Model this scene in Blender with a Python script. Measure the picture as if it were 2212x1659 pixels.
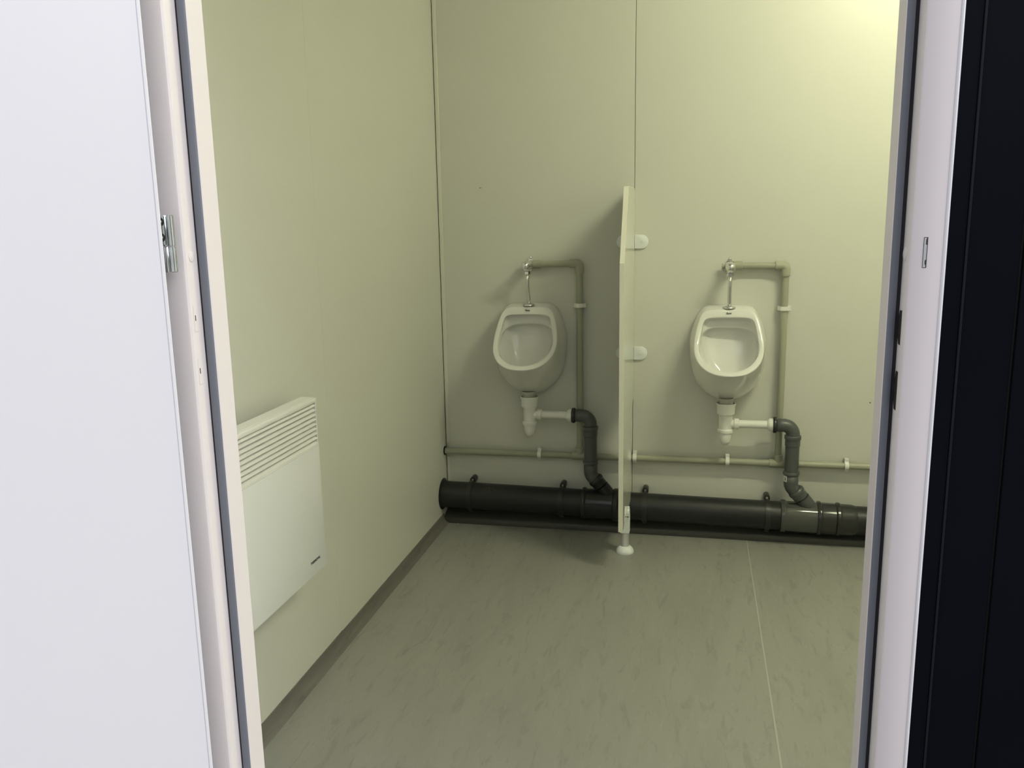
import bpy, bmesh, math, random
from mathutils import Vector, Matrix

for o in list(bpy.data.objects):
    bpy.data.objects.remove(o)
scene = bpy.context.scene
COL = scene.collection
PI = math.pi

# ------------------------------------------------------------------ camera
CAM = Vector((0.9818, -3.2, 1.1966))
right = Vector((0.97734794, 0.21080493, -0.01876927))
down = Vector((0.02179532, -0.18846801, -0.98183745))
fwd = Vector((-0.21051359, 0.95918772, -0.18879338))
cd = bpy.data.cameras.new('camera')
cam = bpy.data.objects.new('camera', cd)
COL.objects.link(cam)
m = Matrix.Identity(4)
for i in range(3):
    m[i][0] = right[i]; m[i][1] = -down[i]; m[i][2] = -fwd[i]; m[i][3] = CAM[i]
cam.matrix_world = m
cd.sensor_width = 36.0
cd.lens = 1820.7 * 36.0 / 2212.0
cd.clip_start = 0.02
scene.camera = cam

# ------------------------------------------------------------------ world, exposure
scene.view_settings.view_transform = 'Standard'
scene.view_settings.look = 'None'
scene.view_settings.exposure = 0.0
scene.view_settings.gamma = 1.0
scene.view_settings.use_curve_mapping = False
w = bpy.data.worlds.new('overcast_sky')
scene.world = w
w.use_nodes = True
nt = w.node_tree
nt.nodes.clear()
wo = nt.nodes.new('ShaderNodeOutputWorld')
bg = nt.nodes.new('ShaderNodeBackground')
tc = nt.nodes.new('ShaderNodeTexCoord')
sp = nt.nodes.new('ShaderNodeSeparateXYZ')
rp = nt.nodes.new('ShaderNodeValToRGB')
rp.color_ramp.elements[0].position = 0.0
rp.color_ramp.elements[0].color = (0.60, 0.62, 0.68, 1)
rp.color_ramp.elements[1].position = 0.9
rp.color_ramp.elements[1].color = (1.0, 1.0, 1.05, 1)
nt.links.new(tc.outputs['Generated'], sp.inputs[0])
nt.links.new(sp.outputs['Z'], rp.inputs[0])
nt.links.new(rp.outputs[0], bg.inputs[0])
bg.inputs[1].default_value = 1.35
nt.links.new(bg.outputs[0], wo.inputs[0])

# sun behind thin cloud, from the right of the doorway
su = bpy.data.lights.new('veiled_sun', 'SUN')
su.energy = 1.8
su.angle = math.radians(45)
su.color = (1.0, 0.985, 1.0)
so_ = bpy.data.objects.new('veiled_sun', su)
so_.rotation_euler = Vector((0.85, -0.37, 0.50)).to_track_quat('Z', 'Y').to_euler()
so_.location = (4, -5, 5)
COL.objects.link(so_)

# ceiling tube: the glowing diffuser built in its fitting below
LX, LY, LZ = 1.92, -1.18, 2.31
TUBE_COLOR = (0.985, 0.985, 0.675)
TUBE_STRENGTH = 178.0

# ------------------------------------------------------------------ materials
def mat(name, col, rough=0.5, metal=0.0, spec=0.5, coat=0.0, bump=None, var=None, sheen=0):
    mt = bpy.data.materials.new(name)
    mt.use_nodes = True
    n = mt.node_tree
    b = n.nodes['Principled BSDF']
    b.inputs['Base Color'].default_value = (*col, 1)
    b.inputs['Roughness'].default_value = rough
    b.inputs['Metallic'].default_value = metal
    b.inputs['Specular IOR Level'].default_value = spec
    b.inputs['Coat Weight'].default_value = coat
    b.inputs['Coat Roughness'].default_value = 0.05
    if var or bump:
        tcn = n.nodes.new('ShaderNodeTexCoord')
    if var:
        scale, amt = var
        ns = n.nodes.new('ShaderNodeTexNoise')
        ns.inputs['Scale'].default_value = scale
        ns.inputs['Detail'].default_value = 4
        n.links.new(tcn.outputs['Object'], ns.inputs['Vector'])
        r = n.nodes.new('ShaderNodeValToRGB')
        r.color_ramp.elements[0].position = 0.3
        r.color_ramp.elements[0].color = tuple(c * (1 - amt) for c in col) + (1,)
        r.color_ramp.elements[1].position = 0.7
        r.color_ramp.elements[1].color = tuple(min(1, c * (1 + amt)) for c in col) + (1,)
        n.links.new(ns.outputs['Fac'], r.inputs[0])
        n.links.new(r.outputs[0], b.inputs['Base Color'])
    if bump:
        scale, st = bump
        ns = n.nodes.new('ShaderNodeTexNoise')
        ns.inputs['Scale'].default_value = scale
        ns.inputs['Detail'].default_value = 3
        n.links.new(tcn.outputs['Object'], ns.inputs['Vector'])
        bp = n.nodes.new('ShaderNodeBump')
        bp.inputs['Strength'].default_value = st
        bp.inputs['Distance'].default_value = 0.002
        n.links.new(ns.outputs['Fac'], bp.inputs['Height'])
        n.links.new(bp.outputs[0], b.inputs['Normal'])
    return mt

def vinyl(name, base, dark, light, stretch, scale=14, amt=0.5, rough=0.42):
    """streaked safety vinyl: long mottles that run along the room"""
    mt = bpy.data.materials.new(name)
    mt.use_nodes = True
    n = mt.node_tree
    b = n.nodes['Principled BSDF']
    tcn = n.nodes.new('ShaderNodeTexCoord')
    mp = n.nodes.new('ShaderNodeMapping')
    mp.inputs['Scale'].default_value = stretch
    mp.inputs['Rotation'].default_value = (0, 0, 0.06)
    n.links.new(tcn.outputs['Object'], mp.inputs['Vector'])
    def layer(prev, sc, lo_, hi_, colr, fac, detail=6, dist=0.6):
        ns = n.nodes.new('ShaderNodeTexNoise')
        ns.inputs['Scale'].default_value = sc
        ns.inputs['Detail'].default_value = detail
        ns.inputs['Roughness'].default_value = 0.6
        ns.inputs['Distortion'].default_value = dist
        n.links.new(mp.outputs[0], ns.inputs['Vector'])
        mr = n.nodes.new('ShaderNodeMapRange')
        mr.inputs['From Min'].default_value = lo_
        mr.inputs['From Max'].default_value = hi_
        mr.inputs['To Max'].default_value = fac
        n.links.new(ns.outputs['Fac'], mr.inputs['Value'])
        mx = n.nodes.new('ShaderNodeMix')
        mx.data_type = 'RGBA'
        n.links.new(mr.outputs[0], mx.inputs['Factor'])
        if prev is None:
            mx.inputs['A'].default_value = (*base, 1)
        else:
            n.links.new(prev, mx.inputs['A'])
        mx.inputs['B'].default_value = (*colr, 1)
        return mx.outputs['Result']
    c = layer(None, scale * 0.16, 0.45, 0.75, dark, 0.35 * amt, 3)
    c = layer(c, scale * 0.45, 0.62, 0.72, dark, 0.6 * amt, 8, 1.2)
    c = layer(c, scale, 0.55, 0.75, dark, 0.75 * amt)
    c = layer(c, scale * 1.7, 0.58, 0.78, light, 0.4 * amt)
    c = layer(c, scale * 4.0, 0.60, 0.80, dark, 0.8 * amt)
    n.links.new(c, b.inputs['Base Color'])
    b.inputs['Roughness'].default_value = rough
    ns = n.nodes.new('ShaderNodeTexNoise')
    ns.inputs['Scale'].default_value = 260
    n.links.new(tcn.outputs['Object'], ns.inputs['Vector'])
    bp = n.nodes.new('ShaderNodeBump')
    bp.inputs['Strength'].default_value = 0.15
    bp.inputs['Distance'].default_value = 0.001
    n.links.new(ns.outputs['Fac'], bp.inputs['Height'])
    n.links.new(bp.outputs[0], b.inputs['Normal'])
    return mt

M = {}
M['wall'] = mat('cream_painted_sheet', (0.655, 0.655, 0.60), 0.36, spec=0.4, var=(1.3, 0.02), bump=(3.0, 0.06))
M['trim'] = mat('cream_trim', (0.70, 0.70, 0.62), 0.4)
M['floor'] = vinyl('grey_green_vinyl', (0.315, 0.315, 0.288), (0.185, 0.185, 0.168), (0.415, 0.412, 0.375), (1.0, 0.22, 1.0), 40, 0.78)
M['skirt'] = vinyl('dark_grey_streaked_vinyl', (0.165, 0.158, 0.143), (0.085, 0.078, 0.07), (0.22, 0.21, 0.19), (1.0, 0.12, 1.0), 55, 0.9, 0.5)
M['skirt_shaded'] = vinyl('streaked_vinyl_pipe_shade', (0.060, 0.059, 0.051), (0.035, 0.034, 0.03), (0.09, 0.088, 0.078), (0.12, 1.0, 1.0), 55, 0.9, 0.5)  # same vinyl as the left skirting, waste pipe's shadow put into the colour
M['gap'] = mat('dark_joint', (0.02, 0.02, 0.017), 0.9)
M['frame'] = mat('white_frame_paint', (0.75, 0.70, 0.70), 0.38, var=(2.5, 0.015))
M['door'] = mat('white_door_sheet', (0.80, 0.795, 0.825), 0.33, var=(1.5, 0.01))
M['gasket'] = mat('blue_grey_rubber', (0.165, 0.177, 0.21), 0.55)
M['black'] = mat('black_rubber', (0.012, 0.012, 0.013), 0.7)
M['zinc'] = mat('zinc_plated_steel', (0.58, 0.61, 0.62), 0.25, metal=1.0, var=(40, 0.18))
M['chrome'] = mat('chrome', (0.78, 0.78, 0.78), 0.07, metal=1.0)
M['ceramic'] = mat('white_glazed_ceramic', (0.76, 0.76, 0.735), 0.08, coat=0.4)
M['pvc_white'] = mat('white_plastic', (0.80, 0.80, 0.76), 0.3)
M['spud'] = mat('translucent_grey_plastic', (0.45, 0.45, 0.40), 0.35)
M['ppr'] = mat('grey_green_ppr', (0.365, 0.37, 0.285), 0.38)
M['ht'] = mat('grey_ht_pipe', (0.085, 0.09, 0.09), 0.32, spec=0.5)
M['ht_lit'] = mat('mid_grey_ht_fitting', (0.070, 0.074, 0.068), 0.1, spec=0.5)
M['soil'] = mat('anthracite_soil_pipe', (0.017, 0.0174, 0.018), 0.42, spec=0.4, var=(9, 0.15))
M['soil_fit'] = mat('anthracite_fitting', (0.026, 0.0265, 0.027), 0.2)
M['clamp'] = mat('black_plastic_clamp', (0.022, 0.022, 0.022), 0.35)
M['laminate'] = mat('cream_laminate', (0.74, 0.74, 0.66), 0.07)
M['laminate_edge'] = mat('cream_edge_band', (0.80, 0.79, 0.69), 0.4)
M['nylon'] = mat('white_nylon', (0.82, 0.85, 0.86), 0.35)
M['satin'] = mat('satin_aluminium', (0.72, 0.71, 0.74), 0.4, metal=0.5)
M['heater'] = mat('white_heater_sheet', (0.80, 0.81, 0.81), 0.3)
M['heater_grille'] = mat('white_heater_grille', (0.83, 0.83, 0.79), 0.4)
M['ink'] = mat('dark_ink', (0.03, 0.03, 0.03), 0.5)
M['navy'] = mat('dark_navy_cladding', (0.004, 0.0052, 0.0085), 0.5, spec=0.06, var=(4, 0.12))
M['navy_line'] = mat('navy_flashing_edge', (0.012, 0.014, 0.018), 0.45, spec=0.15)
M['ground'] = mat('grey_concrete', (0.20, 0.198, 0.195), 0.85, var=(3, 0.12), bump=(30, 0.4))
M['ceiling'] = mat('white_ceiling_sheet', (0.66, 0.66, 0.63), 0.45, var=(1.5, 0.015))
M['paint_chip'] = mat('white_paint_chips', (0.85, 0.85, 0.82), 0.6)
M['screw'] = mat('dull_screw_steel', (0.6, 0.6, 0.58), 0.35, metal=0.9)
M['sticker'] = mat('white_sticker', (0.72, 0.72, 0.68), 0.5)
em = bpy.data.materials.new('lit_tube_diffuser'); em.use_nodes = True
eb = em.node_tree.nodes['Principled BSDF']
eb.inputs['Base Color'].default_value = (0.9, 0.9, 0.8, 1)
eb.inputs['Emission Color'].default_value = (*TUBE_COLOR, 1)
eb.inputs['Emission Strength'].default_value = TUBE_STRENGTH
M['tube'] = em

# ------------------------------------------------------------------ helpers
def mesh_obj(name, bm, material, parent=None, smooth=None, kind=None, label=None, cat=None, group=None, inv=True):
    bmesh.ops.recalc_face_normals(bm, faces=bm.faces)
    me = bpy.data.meshes.new(name)
    bm.to_mesh(me); bm.free()
    if isinstance(material, str):
        material = M[material]
    me.materials.append(material)
    o = bpy.data.objects.new(name, me)
    COL.objects.link(o)
    if smooth:
        for p in me.polygons:
            p.use_smooth = True
        if smooth is not True:
            me.set_sharp_from_angle(angle=math.radians(smooth))
    if parent is not None:
        o.parent = parent
        if inv:
            o.matrix_parent_inverse = Matrix.Translation(-parent.location)
    tag(o, label, cat, group, kind)
    return o

def tag(o, label=None, cat=None, group=None, kind=None):
    if label: o['label'] = label
    if cat: o['category'] = cat
    if group: o['group'] = group
    if kind: o['kind'] = kind
    return o

def empty(name, loc, label=None, cat=None, group=None, kind=None):
    o = bpy.data.objects.new(name, None)
    o.location = loc
    o.empty_display_size = 0.05
    COL.objects.link(o)
    return tag(o, label, cat, group, kind)

def box(bm, a, b, bevel=0.0, seg=2):
    x0, x1 = sorted((a[0], b[0])); y0, y1 = sorted((a[1], b[1])); z0, z1 = sorted((a[2], b[2]))
    vs = [bm.verts.new(p) for p in ((x0,y0,z0),(x1,y0,z0),(x1,y1,z0),(x0,y1,z0),(x0,y0,z1),(x1,y0,z1),(x1,y1,z1),(x0,y1,z1))]
    fs = [bm.faces.new([vs[i] for i in f]) for f in ((0,3,2,1),(4,5,6,7),(0,1,5,4),(1,2,6,5),(2,3,7,6),(3,0,4,7))]
    if bevel > 0:
        es = set(e for f in fs for e in f.edges)
        bmesh.ops.bevel(bm, geom=list(es), offset=bevel, segments=seg, profile=0.5, affect='EDGES')
    return bm

def B(a, b, bevel=0.0, seg=2):
    return box(bmesh.new(), a, b, bevel, seg)

def prism(pts, axis, a, b, bm=None, bevel=0.0):
    """closed 2-D outline extruded along one axis from a to b"""
    bm = bm or bmesh.new()
    def P(p, t):
        if axis == 'x': return (t, p[0], p[1])
        if axis == 'y': return (p[0], t, p[1])
        return (p[0], p[1], t)
    v0 = [bm.verts.new(P(p, a)) for p in pts]
    v1 = [bm.verts.new(P(p, b)) for p in pts]
    n = len(pts)
    fs = [bm.faces.new(v0), bm.faces.new(v1[::-1])]
    for i in range(n):
        fs.append(bm.faces.new((v0[i], v0[(i+1) % n], v1[(i+1) % n], v1[i])))
    if bevel > 0:
        es = set(e for f in fs[:2] for e in f.edges)
        bmesh.ops.bevel(bm, geom=list(es), offset=bevel, segments=2, profile=0.5, affect='EDGES')
    return bm

def frame_axes(d):
    d = Vector(d).normalized()
    up = Vector((0, 0, 1)) if abs(d.z) < 0.9 else Vector((0, 1, 0))
    u = d.cross(up).normalized()
    v = d.cross(u).normalized()
    return d, u, v

def lathe(prof, origin, direction, n=32, bm=None, sx=1.0, cap=True):
    """prof: list of (distance along the axis, radius)"""
    bm = bm or bmesh.new()
    d, u, v = frame_axes(direction)
    o = Vector(origin)
    rings = []
    for t, r in prof:
        rr = max(r, 1e-5)
        rings.append([bm.verts.new(o + d * t + (u * math.cos(2*PI*k/n) * sx + v * math.sin(2*PI*k/n)) * rr) for k in range(n)])
    for a, b in zip(rings[:-1], rings[1:]):
        for k in range(n):
            bm.faces.new((a[k], a[(k+1) % n], b[(k+1) % n], b[k]))
    if cap:
        bm.faces.new(rings[0][::-1]); bm.faces.new(rings[-1])
    return bm

def sweep(path, radii, n=28, bm=None, cap=True):
    bm = bm or bmesh.new()
    pts = [Vector(p) for p in path]
    if not isinstance(radii, (list, tuple)):
        radii = [radii] * len(pts)
    rings = []
    d0, u, v = frame_axes(pts[1] - pts[0])
    prev = d0
    for i, p in enumerate(pts):
        if i == 0: d = (pts[1] - pts[0])
        elif i == len(pts) - 1: d = (pts[-1] - pts[-2])
        else: d = (pts[i+1] - pts[i]).normalized() + (pts[i] - pts[i-1]).normalized()
        d.normalize()
        q = prev.rotation_difference(d)
        u = q @ u; v = q @ v; prev = d
        rings.append([bm.verts.new(p + (u * math.cos(2*PI*k/n) + v * math.sin(2*PI*k/n)) * radii[i]) for k in range(n)])
    for a, b in zip(rings[:-1], rings[1:]):
        for k in range(n):
            bm.faces.new((a[k], a[(k+1) % n], b[(k+1) % n], b[k]))
    if cap:
        bm.faces.new(rings[0][::-1]); bm.faces.new(rings[-1])
    return bm

def arc(center, a0, a1, r, y, n=10):
    """arc in an XZ plane"""
    return [(center[0] + r * math.cos(a0 + (a1 - a0) * i / n), y, center[1] + r * math.sin(a0 + (a1 - a0) * i / n)) for i in range(n + 1)]

def text_mesh(name, s, size, matrix, material, parent, depth=0.0004):
    c = bpy.data.curves.new(name, 'FONT')
    c.body = s
    c.size = size
    c.align_x = 'CENTER'; c.align_y = 'CENTER'
    c.extrude = depth
    c.offset = size * 0.02
    tmp = bpy.data.objects.new(name + '_tmp', c)
    COL.objects.link(tmp)
    bpy.context.view_layer.update()
    me = bpy.data.meshes.new_from_object(tmp.evaluated_get(bpy.context.evaluated_depsgraph_get()))
    bpy.data.objects.remove(tmp)
    me.transform(matrix)
    me.materials.clear(); me.materials.append(M[material])
    o = bpy.data.objects.new(name, me)
    COL.objects.link(o)
    o.parent = parent
    o.matrix_parent_inverse = Matrix.Translation(-parent.location)
    return o

# ------------------------------------------------------------------ room shell
RX, RY, RH = 2.56, -2.2, 2.40          # room: x 0..RX, y RY..0, z 0..RH
SEAM_X = 0.7545
SEAM_Y = -1.10
fl = mesh_obj('floor', B((-0.06, RY - 0.10, -0.12), (RX + 0.06, 0.06, 0.0)), 'floor', kind='structure')
mesh_obj('weld_seam', B((1.1885, RY, -0.001), (1.1925, -0.075, 0.0007)), mat('pale_weld_rod', (0.44, 0.44, 0.405), 0.4), fl)
mesh_obj('ceiling', B((-0.06, RY - 0.10, RH), (RX + 0.06, 0.06, RH + 0.08)), 'ceiling', kind='structure')

wb = mesh_obj('wall_back', B((-0.06, 0.012, -0.12), (RX + 0.06, 0.07, RH)), 'gap', kind='structure')
xs = [0.0, SEAM_X, SEAM_X + 1.0, RX]
for a, b in zip(xs[:-1], xs[1:]):
    mesh_obj('wall_panel', B((a + 0.0008, 0.0, 0.0), (b - 0.0008, 0.014, RH), 0.0008, 1), 'wall', wb)
wl = mesh_obj('wall_left', B((-0.07, RY - 0.10, -0.12), (-0.012, 0.012, RH)), 'gap', kind='structure')
ys = [RY, SEAM_Y, -0.0022]
for a, b in zip(ys[:-1], ys[1:]):
    mesh_obj('wall_panel', B((-0.014, a + 0.0003, 0.0), (0.0, b - 0.0003, RH), 0.0006, 1), 'wall', wl)
mesh_obj('wall_right', B((RX, RY - 0.10, -0.12), (RX + 0.06, 0.012, RH)), 'wall', kind='structure')

# small dark plug marks on the back wall
for (x, z, r) in ((0.1694, 1.3262, 0.0022), (0.174, 1.3262, 0.0014), (1.6105, 0.527, 0.0028)):
    mesh_obj('wall_mark', lathe([(0, r), (0.0008, r * 0.7)], (x, 0.0, z), (0, -1, 0), 10), mat('brown_mark', (0.16, 0.13, 0.09), 0.6), wb)

# corner trim on the back wall, interrupted by the cold pipe
c2 = mesh_obj('trim_2', B((0.0026, -0.0060, 0.318), (0.0165, 0.0, RH), 0.001, 1), 'trim', kind='structure')
mesh_obj('trim_3', B((0.0026, -0.0060, 0.05), (0.0165, 0.0, 0.262), 0.001, 1), 'trim', kind='structure')

# front wall with the doorway
JL, JR = 0.3827, 1.182                  # clear opening
OL, OR = 0.318, 1.2288                  # frame outside edges
DZ = 2.05
wf = empty('wall_front', (0, RY, 0), kind='structure')
fb = bmesh.new()
box(fb, (0.0, RY - 0.048, 0.0), (OL + 0.02, RY, RH))
box(fb, (OR - 0.015, RY - 0.048, 0.0), (RX, RY, RH))
box(fb, (OL + 0.02, RY - 0.048, DZ), (OR - 0.015, RY, RH))
mesh_obj('inner_lining', fb, 'wall', wf)
# exterior cladding (dark navy sheets with recessed joints)
yc0, yc1 = RY - 0.0485, RY - 0.0555
def clad(x0, x1, z0=-0.12, z1=RH + 0.12, y=yc1):
    mesh_obj('cladding_sheet', B((x0, yc0, z0), (x1, y, z1), 0.0008, 1), 'navy', wf)
mesh_obj('cladding_backing', (lambda b: (box(b, (-1.6, yc0 + 0.001, -0.12), (OL + 0.02, yc0 - 0.002, RH + 0.12)), box(b, (OR - 0.012, yc0 + 0.001, -0.12), (3.4, yc0 - 0.002, RH + 0.12)), box(b, (OL + 0.02, yc0 + 0.001, DZ + 0.05), (OR - 0.012, yc0 - 0.002, RH + 0.12)), b)[-1])(bmesh.new()), 'black', wf)
x = OR + 0.0005
clad(x, 1.2488)
mesh_obj('flashing_edge', B((1.2488, yc0, -0.12), (1.2512, yc1 - 0.0012, RH + 0.12), 0.0005, 1), 'navy_line', wf)
clad(1.2512, 1.3005, y=yc1 + 0.0015)
x = 1.3035
while x < 3.3:
    clad(x, x + 0.237); x += 0.24
x = OL - 0.003
while x > -1.5:
    clad(x - 0.237, x); x -= 0.24
clad(OL, OR, DZ + 0.052)

# ground outside
mesh_obj('ground', B((-8, -12, -0.32), (10, 8, -0.13)), 'ground', kind='structure')

mesh_obj('added_shade_wall', B((-6, -6.4, -0.2), (8, -6.2, 2.5)), mat('grey_shade_wall', (0.22, 0.22, 0.22), 0.8), kind='structure')  # unseen wall added behind the camera to shade the lower door and frame

# skirtings (coved vinyl)
def cove(pts_n, axis, a, b):
    return prism(pts_n, axis, a, b)
cl = [(0.0, 0.0), (0.0222, 0.0), (0.0212, 0.0016), (0.016, 0.0042), (0.0105, 0.0085), (0.0065, 0.015), (0.0042, 0.024), (0.0032, 0.0405), (0.0, 0.0410)]
bl = prism(cl, 'y', 0, 1)
bl.free()
def left_cove(y0, y1, h):
    return prism([(p[0], p[1] * h) for p in cl], 'y', y0, y1)
bs = mesh_obj('baseboard_left', left_cove(RY + 0.0, -1.089, 1.0), 'skirt', kind='structure', smooth=35)
mesh_obj('skirting_strip', left_cove(-1.089, -0.073, 0.955), 'skirt', bs, smooth=35)
cb = [(0.0, 0.0), (-0.0725, 0.0), (-0.0722, 0.004), (-0.070, 0.020), (-0.066, 0.0245), (-0.030, 0.034), (-0.012, 0.040), (-0.003, 0.052), (0.0, 0.053)]
bb = mesh_obj('baseboard_back', prism(cb, 'x', 0.0, 1.30), 'skirt_shaded', kind='structure', smooth=35)
mesh_obj('skirting_strip', prism([(p[0] * 1.012, p[1] * 0.96) for p in cb], 'x', 1.30, RX), 'skirt_shaded', bb, smooth=35)

# ------------------------------------------------------------------ door frame (steel, rebated)
Y0, Y1, Y2 = RY, RY - 0.037, RY - 0.063     # room side, gasket face, outer face
fr = empty('trim_1', (0.78, RY, 0), kind='structure')
rL, rR = 0.3685, 1.1943                     # rebate faces
def rnd(poly):
    return poly
# left jamb outline (x, y)
left = [(OL, Y0), (JL - 0.002, Y0), (JL, Y0 - 0.002), (JL, Y1 + 0.0015), (JL - 0.0015, Y1), (rL, Y1),
        (rL, Y2 + 0.006), (rL - 0.0009, Y2 + 0.003), (rL - 0.003, Y2 + 0.0009), (rL - 0.006, Y2), (OL + 0.002, Y2), (OL, Y2 + 0.002)]
mesh_obj('jamb', prism(left, 'z', -0.02, DZ), 'frame', fr, smooth=28)
rightp = [(OR, Y0), (JR + 0.002, Y0), (JR, Y0 - 0.002), (JR, Y1 + 0.0015), (JR + 0.0015, Y1), (rR, Y1),
          (rR, Y2 + 0.004), (rR + 0.0012, Y2 + 0.0012), (rR + 0.0035, Y2), (OR - 0.004, Y2), (OR - 0.0012, Y2 + 0.0012), (OR, Y2 + 0.004)]
mesh_obj('jamb', prism(rightp, 'z', -0.02, DZ), 'frame', fr, smooth=28)
head = [(Y0, DZ + 0.05), (Y0, DZ), (Y1, DZ), (Y1, DZ + 0.014), (Y2, DZ + 0.014), (Y2, DZ + 0.05)]
mesh_obj('door_head', prism(head, 'x', OL, OR), 'frame', fr)
mesh_obj('threshold', prism([(Y0 + 0.02, 0.0005), (Y0 + 0.02, 0.006), (Y1, 0.016), (Y1 - 0.01, 0.016), (Y2, 0.002), (Y2, -0.05), (Y2 + 0.01, -0.05)], 'x', OL, OR), 'satin', fr)
mesh_obj('edge_highlight_bead', prism([(OR - 0.0008 + 0.0019 * math.cos(-PI * k / 12 + 0.2), Y2 + 0.0010 + 0.0018 * math.sin(-PI * k / 12 + 0.2)) for k in range(13)], 'z', -0.02, DZ + 0.05), mat('edge_highlight_white', (0.86, 0.86, 0.88), 0.2, coat=0.5), fr, smooth=60)  # near-white bead: the outer edge's highlight put into colour and shape
# gaskets: grey hollow rubber bead + dark shadow groove
def gasket(x0, x1, xs0, xs1):
    b = prism([(x0, Y1 + 0.0002), (x1, Y1 + 0.0002), (x1, Y1 - 0.0016), ((x0 + x1) / 2 + (x1 - x0) * 0.2, Y1 - 0.0026), (x0 + (x1 - x0) * 0.2, Y1 - 0.0022), (x0, Y1 - 0.0008)], 'z', 0.0, DZ - 0.002)
    mesh_obj('gasket', b, 'gasket', fr, smooth=60)
    mesh_obj('gasket_groove', B((xs0, Y1 + 0.0002, 0.0), (xs1, Y1 - 0.0006, DZ - 0.002)), 'black', fr)
gasket(JL - 0.0008, 0.3712, 0.3712, 0.3687)
gasket(JR + 0.0008, 1.1904, 1.1904, 1.1942)
# screw caps
mesh_obj('screw_cap', lathe([(0, 0.0062), (0.0006, 0.0062), (0.0011, 0.004), (0.0012, 0.0)], (rL, -2.2495, 1.1614), (1, 0, 0), 24), 'frame', fr, smooth=40)
mesh_obj('screw_cap', lathe([(0, 0.0072), (0.0006, 0.0072), (0.0013, 0.0045), (0.0015, 0.0)], (rR, -2.2455, 1.156), (-1, 0, 0), 24), 'frame', fr, smooth=40)
# pressed tabs with dark slots on the hinge side
for z, up in ((1.0854, True), (1.0181, False)):
    mesh_obj('pressed_slot', B((rL - 0.0004, -2.2532, z - 0.0035), (rL + 0.00025, -2.2518, z + 0.0035)), 'black', fr)
    for (ya, yb, za, zb) in ((-2.2562, -2.2558, z - 0.017, z + 0.016), (-2.2560, -2.2475, z - 0.0175, z - 0.0171)):
        mesh_obj('pressed_seam', B((rL - 0.0004, ya, za), (rL + 0.00012, yb, zb)), mat('seam_grey', (0.45, 0.44, 0.45), 0.5), fr)
# latch openings on the lock side: dark, one edge chewed out
def latch(z0, z1, bulge):
    n = 12
    pts = [(-2.2508, z0), (-2.2508, z1)]
    side = []
    for i in range(n + 1):
        t = i / n
        zz = z1 + (z0 - z1) * t
        side.append((-2.2425 + bulge * min(1, math.sin(PI * t) * 1.5) + 0.0005 * math.sin(11 * t), zz))
    rim = prism([(-2.2513, z0 - 0.0008), (-2.2513, z1 + 0.0008)] + [(p[0] + 0.0014, p[1]) for p in side], 'x', rR + 0.001, rR - 0.0002)
    mesh_obj('latch_rim', rim, mat('bent_metal_edge', (0.42, 0.42, 0.40), 0.4), fr)
    mesh_obj('latch_opening', prism(pts + side, 'x', rR + 0.001, rR - 0.0005), 'black', fr)
latch(1.0612, 1.0972, 0.0036)
latch(0.9905, 1.0320, 0.0030)
# small slot with a keeper on the face
ss = []
mesh_obj('keeper_slot', B((1.2073, Y2 + 0.0004, 1.1426), (1.2113, Y2 - 0.0003, 1.1736), 0.0002, 1), 'ink', fr)
mesh_obj('keeper', prism([(1.2077, 1.1432), (1.2102, 1.1432), (1.2101, 1.1455), (1.2093, 1.1465), (1.2093, 1.1500), (1.2104, 1.1512), (1.2104, 1.1655), (1.2093, 1.1665), (1.2094, 1.1712), (1.2103, 1.1728), (1.2077, 1.1730)], 'y', Y2 + 0.0002, Y2 - 0.0007), 'satin', fr)

# ------------------------------------------------------------------ door leaf, swung fully open against the outside
dr = empty('door_1', (0.361, -2.28, 0), kind='structure')
PHI = math.radians(140)
def leaf_pt(p):
    return Vector((0.361 + p[0] * math.cos(PHI) + p[1] * math.sin(PHI), -2.280 - p[0] * math.sin(PHI) + p[1] * math.cos(PHI), 0))
def leaf_prism(pts, z0, z1, bevel=0.0):
    return prism([(leaf_pt(p).x, leaf_pt(p).y) for p in pts], 'z', z0, z1, bevel=bevel)
mesh_obj('door_leaf', leaf_prism([(0.0130, 0.0040), (0.8150, 0.0040), (0.8150, 0.0420), (0.0165, 0.0420), (0.0165, 0.0405), (0.0130, 0.0400)], 0.015, DZ - 0.01), 'door', dr)
lip = [(0.0122, 0.0300), (0.0122, 0.0424), (0.0130, 0.0432), (0.0158, 0.0432), (0.0166, 0.0424), (0.0166, 0.0300)]
mesh_obj('door_lip', leaf_prism(lip, 0.018, DZ - 0.012), 'door', dr, smooth=30)
mesh_obj('outer_skin', leaf_prism([(0.0131, 0.0030), (0.8149, 0.0030), (0.8149, 0.0040), (0.0131, 0.0040)], 0.015, DZ - 0.01), 'navy', dr)
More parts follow.
